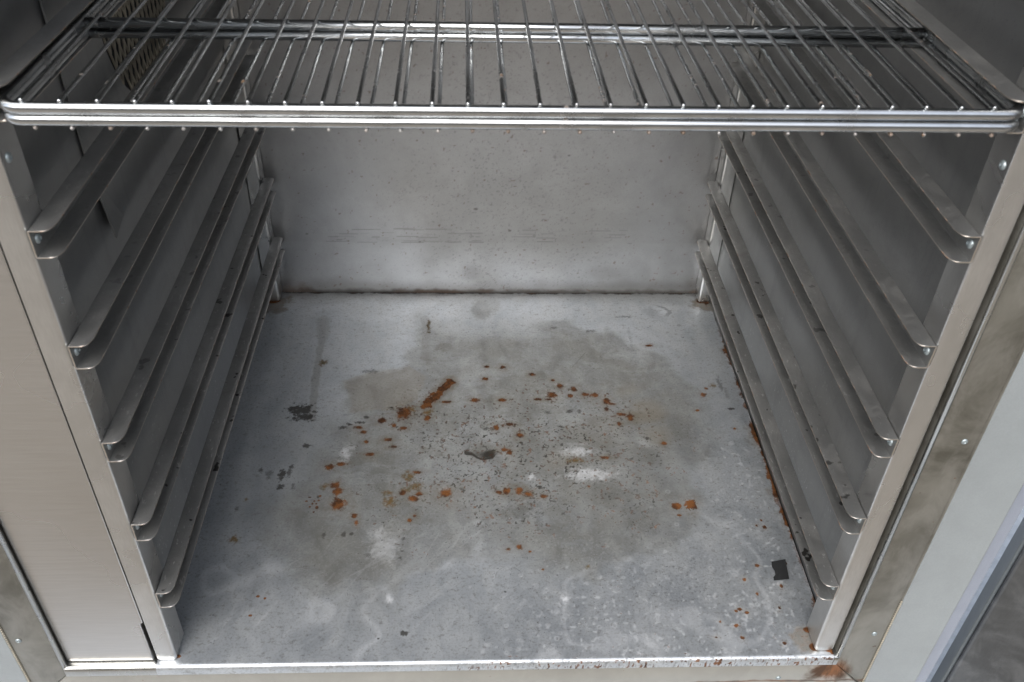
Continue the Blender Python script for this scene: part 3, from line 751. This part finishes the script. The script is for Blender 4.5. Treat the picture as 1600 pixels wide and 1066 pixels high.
# ---- duct panel on the front left, folded edges
bm = bmesh.new()
x0, x1, xs1 = XL + 0.0012, -0.3188, -0.3214
yy = -0.0008
outline = [(x0, 0.0012), (xs1, 0.0012), (xs1, 0.057), (x1, 0.059), (x1, H - 0.002), (x0, H - 0.002)]
vf = [bm.verts.new((x, yy, z)) for x, z in outline]
f = bm.faces.new(vf)
ex = bmesh.ops.extrude_face_region(bm, geom=[f])
for v in [e for e in ex["geom"] if isinstance(e, bmesh.types.BMVert)]:
    v.co.y += 0.010
bmesh.ops.bevel(bm, geom=[e for e in bm.edges if all(v.co.y < 0.002 for v in e.verts)], offset=0.0018, segments=3, profile=0.5, affect='EDGES')
bm_obj("duct_panel", bm, M_panel, cab, label="smooth brushed steel duct panel left of the rails")
bm = bmesh.new()
add_box(bm, XL - 0.003, -0.3180, 0.0205, 0.022, 0.0005, H - 0.001)
bm_obj("duct_shade_sheet", bm, M_dark, cab)  # black sheet paints the shade behind the panel slit

# ---- corner posts
def post(x_in, sgn, y0, y1, name="corner_post"):
    bm = bmesh.new()
    xa, xb = sorted((x_in, x_in + sgn * 0.0178))
    front = y0 < 0.1
    add_box(bm, xa, xb, y0, y1, 0.0006, H - 0.0006)
    es = []
    for e in bm.edges:
        a, b = e.verts
        vert = abs(a.co.z - b.co.z) > 0.1
        if vert and min(a.co.y, b.co.y) < y0 + 1e-4 and abs(a.co.x - x_in) < 1e-4:
            es.append(e)
        if not vert and a.co.z < 0.01 and b.co.z < 0.01 and abs(a.co.x - b.co.x) < 1e-5:
            es.append(e)
    bmesh.ops.bevel(bm, geom=es, offset=0.0042, segments=5, profile=0.5, affect='EDGES')
    return bm_obj(name, bm, M_post, cab, smooth=False)
def shade_auto(ob):
    me = ob.data
    me.polygons.foreach_set("use_smooth", [True] * len(me.polygons))
    bm = bmesh.new(); bm.from_mesh(me)
    for e in bm.edges:
        if len(e.link_faces) == 2 and e.calc_face_angle() > math.radians(32):
            e.smooth = False
    bm.to_mesh(me); bm.free()
posts = []
for sgn in (-1, 1):
    posts.append(post(sgn * W, sgn, 0.0, 0.026)); posts.append(post(sgn * W, sgn, 0.571, 0.5915))
for p in posts:
    shade_auto(p)

# ---- screws
def screw_mesh(r=0.0028):
    bm = bmesh.new()
    prof = [(0.0, r * 1.15), (0.25, r * 1.12), (0.6, r * 0.9), (0.85, r * 0.5), (0.85, r * 0.42), (0.35, r * 0.36)]
    rings = []
    n = 18
    for h, rr in prof:
        rings.append([bm.verts.new((rr * math.cos(2 * math.pi * k / n), rr * math.sin(2 * math.pi * k / n), h * r * 0.7)) for k in range(n)])
    for A, B in zip(rings[:-1], rings[1:]):
        for k in range(n):
            bm.faces.new((A[k], A[(k + 1) % n], B[(k + 1) % n], B[k]))
    bm.faces.new(rings[-1])
    me = bpy.data.meshes.new("screw")
    bmesh.ops.recalc_face_normals(bm, faces=bm.faces)
    bm.to_mesh(me); bm.free()
    me.materials.append(M_screw)
    me.polygons.foreach_set("use_smooth", [True] * len(me.polygons))
    return me
SCREW = screw_mesh()
def screw(loc, normal, parent, s=1.0):
    ob = bpy.data.objects.new("screw", SCREW)
    q = Vector(normal).to_track_quat('Z', 'Y')
    ob.matrix_local = Matrix.Translation(loc) @ q.to_matrix().to_4x4() @ Matrix.Scale(s, 4)
    return link(ob, parent)
screw((-W, 0.0088, 0.508), (1, 0, 0), posts[0]); screw((W, 0.0083, 0.5095), (-1, 0, 0), posts[2])
screw((-XW + 0.0010, 0.183, 0.3637 + 0.01), (1, 0, 0), cab, 0.9)

# ---- slide rails: C channels, opening towards the middle
SP, Z5, RH, RB, RY = 0.0909, 0.0997, 0.0203, 0.0146, 0.582
def rail_mesh(sgn):
    r = 0.0013
    def sec(w, wide_low):
        pts = []
        # lower flange from tip to bend, web, upper flange
        pts.append((max(w, r), 0.0)); pts.append((max(w * 0.6, r), 0.0))
        for k in range(0, 5):
            a = k / 4 * math.pi / 2
            pts.append((r - r * math.sin(a), r - r * math.cos(a)))
        for k in range(0, 5):
            a = k / 4 * math.pi / 2
            pts.append((r - r * math.cos(a), RH - r + r * math.sin(a)))
        pts.append((max(w * 0.6, r), RH)); pts.append((max(w, r), RH))
        return pts
    ys, ws = [], []
    n = 9
    ax, ay = 0.0068, 0.0100
    for k in range(n + 1):
        a = k / n * math.pi / 2
        ys.append(ay * (1 - math.cos(a))); ws.append(RB - ax + ax * math.sin(a))
    for y in np.linspace(0.06, RY - 0.05, 8):
        ys.append(float(y)); ws.append(RB)
    for k in range(n + 1):
        a = (1 - k / n) * math.pi / 2
        ys.append(RY - 0.006 * (1 - math.cos(a))); ws.append(RB - 0.005 + 0.005 * math.sin(a))
    verts, faces = [], []
    m = None
    for y, w in zip(ys, ws):
        s = sec(w, 0)
        m = len(s)
        verts += [(-sgn * p[0], y, p[1]) for p in s]
    for i in range(len(ys) - 1):
        for k in range(m - 1):
            f = (i * m + k, i * m + k + 1, (i + 1) * m + k + 1, (i + 1) * m + k)
            faces.append(f if sgn < 0 else f[::-1])
    me = bpy.data.meshes.new("slide_rail")
    me.from_pydata(verts, [], faces)
    me.update()
    me.materials.append(M_rail); me.materials.append(M_edge)
    me.polygons.foreach_set("use_smooth", [True] * len(me.polygons))
    return me
from_low = ["lowest", "second lowest", "third lowest", "third highest", "second highest visible below the shelves", "shelf bearing"]
for sgn in (-1, 1):
    me = rail_mesh(sgn)
    for k in range(7):
        z = Z5 - RH + k * SP
        if z + RH > H: continue
        ob = bpy.data.objects.new("slide_rail", me)
        link(ob, cab)
        jr = random.Random(k * 7 + (3 if sgn > 0 else 0))
        ob.location = (sgn * (W - 0.0003), jr.uniform(0.0, 0.0009), z + jr.uniform(-0.0004, 0.0004))
        ob.rotation_euler = (jr.uniform(-0.0012, 0.0012), sgn * jr.uniform(0.0, 0.02), 0)
        md = ob.modifiers.new("thickness", 'SOLIDIFY')
        md.thickness = 0.0010
        md.offset = -1
        md.material_offset_rim = 1
        wnm = ob.modifiers.new("even_normals", 'WEIGHTED_NORMAL')
        wnm.mode = 'FACE_AREA'; wnm.weight = 100
        screw((-sgn * 0.0011, 0.0078, RH * 0.52), (-sgn, 0, 0), ob, 1.15)

# ---- duct wall cover plate on the left wall with the round fan vent
VY, VZ, VR = 0.313, 0.513, 0.088
def cover_plate():
    bm = bmesh.new()
    x = -XW + 0.0008
    n = 64
    y0, y1, z0, z1 = 0.1425, 0.568, 0.370, H - 0.004
    rect = []
    m = 12
    for i in range(m): rect.append((y0 + (y1 - y0) * i / m, z0))
    for i in range(m): rect.append((y1, z0 + (z1 - z0) * i / m))
    for i in range(m): rect.append((y1 - (y1 - y0) * i / m, z1))
    for i in range(m): rect.append((y0, z1 - (z1 - z0) * i / m))
    R = [bm.verts.new((x, y, z)) for y, z in rect]
    C = [bm.verts.new((x, VY + VR * math.cos(2 * math.pi * k / n), VZ + VR * math.sin(2 * math.pi * k / n))) for k in range(n)]
    er = [bm.edges.new((R[i], R[(i + 1) % len(R)])) for i in range(len(R))]
    ec = [bm.edges.new((C[i], C[(i + 1) % n])) for i in range(n)]
    bmesh.ops.triangle_fill(bm, edges=er + ec, use_beauty=True)
    # remove any fill inside the hole
    kill = [f for f in bm.faces if math.hypot(f.calc_center_median().y - VY, f.calc_center_median().z - VZ) < VR * 0.97 and all(math.hypot(v.co.y - VY, v.co.z - VZ) < VR * 1.001 for v in f.verts)]
    bmesh.ops.delete(bm, geom=kill, context='FACES')
    ex = bmesh.ops.extrude_face_region(bm, geom=list(bm.faces))
    for v in [e for e in ex["geom"] if isinstance(e, bmesh.types.BMVert)]:
        v.co.x += 0.0012
    # lower front corner is bent away from the wall
    for v in bm.verts:
        d = math.hypot(v.co.y - y0, v.co.z - z0)
        if d < 0.04:
            v.co.x += 0.006 * (1 - d / 0.04) ** 1.3
    ob = bm_obj("duct_cover_plate", bm, M_wall, cab, label="flat duct cover with a round mesh vent and a bent lower corner")
    return ob
plate = cover_plate()
bm = bmesh.new()
cv = [bm.verts.new((-XW + 0.0007, VY + VR * 1.01 * math.cos(2 * math.pi * k / 48), VZ + VR * 1.01 * math.sin(2 * math.pi * k / 48))) for k in range(48)]
bm.faces.new(cv)
bm_obj("vent_shade_disc", bm, M_dark, plate)  # flat black disc stands in for the shade inside the vent
M_mesh = steel("expanded_metal", (0.50, 0.46, 0.38), 0.4, metallic=0.9)
def vent_mesh():
    bm = bmesh.new()
    x = -XW + 0.0022
    sw, lw = 0.0112, 0.0290          # pitch along y, along z
    wd, th = 0.0013, 0.0009
    def strand(a, b):
        (ya, za), (yb, zb) = a, b
        if math.hypot((ya + yb) / 2 - VY, (za + zb) / 2 - VZ) > VR * 0.985: return
        d = Vector((0, yb - ya, zb - za)); L = d.length; d /= L
        nrm = Vector((1, 0, 0)); s = d.cross(nrm) * wd * 0.5
        twist = Vector((0.0006, 0, 0))
        A, B = Vector((x, ya, za)), Vector((x, yb, zb))
        vs = []
        for P_ in (A, B):
            for sx, tx in ((-1, -1), (1, -1), (1, 1), (-1, 1)):
                vs.append(bm.verts.new(P_ + s * sx + twist * (0.5 * sx) + Vector((tx * th / 2, 0, 0))))
        for i in range(4):
            j = (i + 1) % 4
            bm.faces.new((vs[i], vs[j], vs[4 + j], vs[4 + i]))
    ny = int(VR / sw) + 2; nz = int(2 * VR / lw) + 3
    for j in range(-nz, nz + 1):
        for i in range(-ny, ny + 1):
            off = 0.5 * sw if j % 2 else 0
            y = VY + i * sw + off; z = VZ + j * lw / 2 * 1.0
            z2 = z + lw / 2
            strand((y, z), (y + sw / 2, z2)); strand((y, z), (y - sw / 2, z2))
    for j in range(-2 * nz, 2 * nz):
        pass
    return bm_obj("vent_mesh", bm, M_mesh, plate, label="expanded metal mesh over the round vent")
vent_mesh()

# ---- front frame (breaker strips), mitred
YF = -0.005
FL, FR = XL, 0.3215            # inner edges
FLo, FRo = -0.4385, 0.3577     # outer edges
FT = -0.0122
FB = -0.0560
def prism(name, poly, ya, yb, mat, label=None, bevel=0.0008):
    bm = bmesh.new()
    f = bm.faces.new([bm.verts.new((x, ya, z)) for x, z in poly])
    ex = bmesh.ops.extrude_face_region(bm, geom=[f])
    for v in [e for e in ex["geom"] if isinstance(e, bmesh.types.BMVert)]:
        v.co.y = yb
    if bevel:
        bmesh.ops.bevel(bm, geom=[e for e in bm.edges if all(abs(v.co.y - ya) < 1e-5 for v in e.verts)], offset=bevel, segments=2, profile=0.5, affect='EDGES')
    ob = bm_obj(name, bm, mat, cab, label=label)
    shade_auto(ob)
    return ob
gp = 0.0002
fb = prism("frame_strip", [(FL + gp, FT), (FR - gp, FT), (FRo - 0.002, FB + .004), (FRo - 0.006, FB), (FLo + 0.006, FB), (FLo + 0.002, FB + .004)], YF, 0.012, M_sill, "pale bottom frame strip with a rust bloom at its right end")
fr_ = prism("frame_strip", [(FR + gp, FT), (FRo, FB + .005), (FRo, H + 0.0), (FR + gp, H + 0.0)], YF, 0.012, M_frame)
fl_ = prism("frame_strip", [(FL - gp, FT), (FLo, FB + .005), (FLo, H + 0.0), (FL - gp, H + 0.0)], YF, 0.012, M_frame)
for (x, z) in ((0.3476, 0.2845), (0.3477, 0.0348)):
    screw((x, YF - 0.0001, z), (0, -1, 0), fr_, 0.8)
screw((0.2722, YF - 0.0001, -0.0372), (0, -1, 0), fb, 0.8)
screw((-0.4299, YF - 0.0001, 0.0421), (0, -1, 0), fl_, 0.8)
screw((-0.10, YF - 0.0001, -0.0395), (0, -1, 0), fb, 0.8)
# rounded inner lips
for sx, x in ((1, FR + 0.0012), (-1, FL + 0.0002)):
    bm = bmesh.new()
    add_tube(bm, [(x, YF + 0.0005, -0.004), (x, YF + 0.0005, H - 0.001)], 0.0021, 12)
    bm_obj("frame_lip", bm, M_lip, cab, smooth=True)

# beaded edge between frame and painted trim
def bead_row(x, z0, z1):
    bm = bmesh.new()
    z = z0
    while z < z1:
        add_tube(bm, [(x - 0.0008, YF - 0.0003, z), (x + 0.0008, YF - 0.0003, z + 0.0009)], 0.00075, 6)
        z += 0.0030
    gb = bm_obj("gasket_bead", bm, M_gasket, cab)
    bm = bmesh.new()
    add_box(bm, x - 0.0011, x + 0.0011, YF + 0.0004, YF + 0.004, z0 - 0.002, H)
    bm_obj("gasket_strip", bm, M_frame, cab)
    return gb
bead_row(FRo + 0.0012, -0.055, 0.085)
bead_row(FLo - 0.0012, -0.055, 0.300)

# painted outer trim: flat band, faint crease, turned-back blue-grey side
def trim(name, prof, z0, z1, mat):
    vs, fs = [], []
    for i, (x, y) in enumerate(prof):
        vs += [(x, y, z0), (x, y, z1)]
        if i: fs.append((2 * i - 2, 2 * i - 1, 2 * i + 1, 2 * i))
    ob = mesh_obj(name, vs, fs, mat, cab)
    shade_auto(ob)
    return ob
xa = FRo + 0.0026
trim("painted_trim", [(xa, 0.006), (xa, YF + 0.0008), (xa + 0.0008, YF), (0.4000, YF), (0.4014, YF - 0.0008), (0.4092, YF - 0.0030), (0.4100, YF - 0.0026)], GZ + 0.08, H + 0.05, M_paint)
trim("trim_return", [(0.4101, YF - 0.0025), (0.4120, YF + 0.0010), (0.4250, YF + 0.0022), (0.4262, YF + 0.004), (0.4262, 0.03), (0.4345, 0.03)], GZ + 0.08, H + 0.05, M_paint2)
xb = FLo - 0.0026
trim("painted_trim", [(xb, 0.006), (xb, YF + 0.0008), (xb - 0.0008, YF), (-0.4690, YF), (-0.4700, YF + 0.001), (-0.4700, 0.004)], GZ + 0.08, H + 0.05, M_paint)
bm = bmesh.new()
add_box(bm, FLo - 0.0026, FRo + 0.0026, YF + 0.001, 0.010, GZ + 0.08, FB - 0.0015, 0.001)
bm_obj("base_front", bm, M_frame, cab)

# ---- opened door, seen as a dark steel liner at the lower right
M_liner = steel("door_liner_steel", (0.14, 0.148, 0.155), 0.38, (1, 1, 0.2), 0.05, 0.2, 0.9, dirt=(0.24, 0.25, 0.26), dirt_amt=0.4, dirt_scale=26)
door = bpy.data.objects.new("door", None)
link(door, cab)
door.location = (0.4400, -0.004, 0)
door.rotation_euler = (0, 0, math.radians(-32))
door["label"] = "opened cabinet door with a dark water-marked steel liner"
bm = bmesh.new()
add_box(bm, 0.0, 0.62, 0.0, 0.045, GZ + 0.10, H + 0.02, 0.004)
bm_obj("door_body", bm, M_paint, door)
bm = bmesh.new()
add_box(bm, 0.0015, 0.60, -0.006, -0.0005, GZ + 0.12, H, 0.004)
bm_obj("door_liner", bm, M_liner, door)

# ------------------------------------------------------------------ wire shelves
def rounded_rect(x0, x1, y0, y1, r, z, n=7):
    pts = []
    for cx, cy, a0 in ((x1 - r, y1 - r, 0), (x0 + r, y1 - r, 90), (x0 + r, y0 + r, 180), (x1 - r, y0 + r, 270)):
        for k in range(n + 1):
            a = math.radians(a0 + 90 * k / n)
            pts.append((cx + r * math.cos(a), cy + r * math.sin(a), z))
    return pts
def shelf(name, zr, up, label, loc, rot, seed, bar_y, x_first, wires=28, pitch=0.02037, rim_r=0.0036):
    rs = random.Random(seed)
    root = bpy.data.objects.new(name, None)
    root.empty_display_size = 0.05
    link(root)
    root.location = loc
    root.rotation_euler = (0, 0, rot)
    root["label"] = label
    root["category"] = "wire shelf"
    root["group"] = "stacked wire shelves"
    hw, depth = 0.2915, 0.545
    bm = bmesh.new()
    add_tube(bm, rounded_rect(-hw, hw, 0, depth, 0.011, 0), rim_r, 16, closed=True)
    bm_obj("rim", bm, M_chrome, root, smooth=True)
    for by in (bar_y, depth - bar_y - 0.10):
        bm = bmesh.new()
        add_tube(bm, [(-hw + rim_r, by, 0), (hw - rim_r, by, 0)], rim_r, 16)
        bm_obj("support_bar", bm, M_chrome, root, smooth=True)
    wr = 0.00128
    zz = up * (rim_r + wr * 0.75)
    for i in range(wires):
        x = x_first + pitch * i + rs.uniform(-0.0006, 0.0006)
        y0 = -rs.uniform(0.0000, 0.0010) - 0.0004
        dx = rs.uniform(-0.0006, 0.0006)
        pts, rad = dome_caps((x, y0, zz), (x + dx, depth + 0.001, zz), wr)
        # a touch of sag so that the reflections wander
        A, B = Vector(pts[3]), Vector(pts[4])
        inner = [A.lerp(B, k / 10) + Vector((rs.uniform(-0.0002, 0.0002), 0, rs.uniform(-0.0002, 0.0001))) for k in range(1, 10)]
        bm = bmesh.new()
        add_tube(bm, pts[:4] + inner + pts[4:], rad[:4] + [wr] * 9 + rad[4:], 10)
        bm_obj("cross_wire", bm, M_wire2 if up < 0 else M_wire, root, smooth=True)
    return root
# lower shelf lies upside down on the rail flanges, the upper one on top of it
shelf("wire_shelf", 0, -1, "lower wire shelf, upside down, wire ends hanging below its front bar, under the other shelf", (0.0035, -0.0030, 0.53865), 0.007, 3, 0.138, -0.2745)
shelf("wire_shelf", 0, 1, "upper wire shelf, wires on top, shiny front bar, lying on the other shelf", (0.0035, -0.0030, 0.54590), 0.010, 4, 0.137, -0.2775)

# ------------------------------------------------------------------ scrap of black tape
bm = bmesh.new()
f = bm.faces.new([bm.verts.new((x, y, 0.0009)) for x, y in TAPE])
for v in f.verts:      # one side has lifted off the steel
    v.co.z += max(0.0, v.co.x - 0.286) * 0.13 + max(0.0, v.co.y - 0.1) * 0.05
ex = bmesh.ops.extrude_face_region(bm, geom=[f])
for v in [e for e in ex["geom"] if isinstance(e, bmesh.types.BMVert)]:
    v.co.z += 0.0004
tp = bm_obj("tape_scrap", bm, M_black)
tp["label"] = "small black tape scrap with a bitten left edge on the rusty floor"
tp["category"] = "tape"
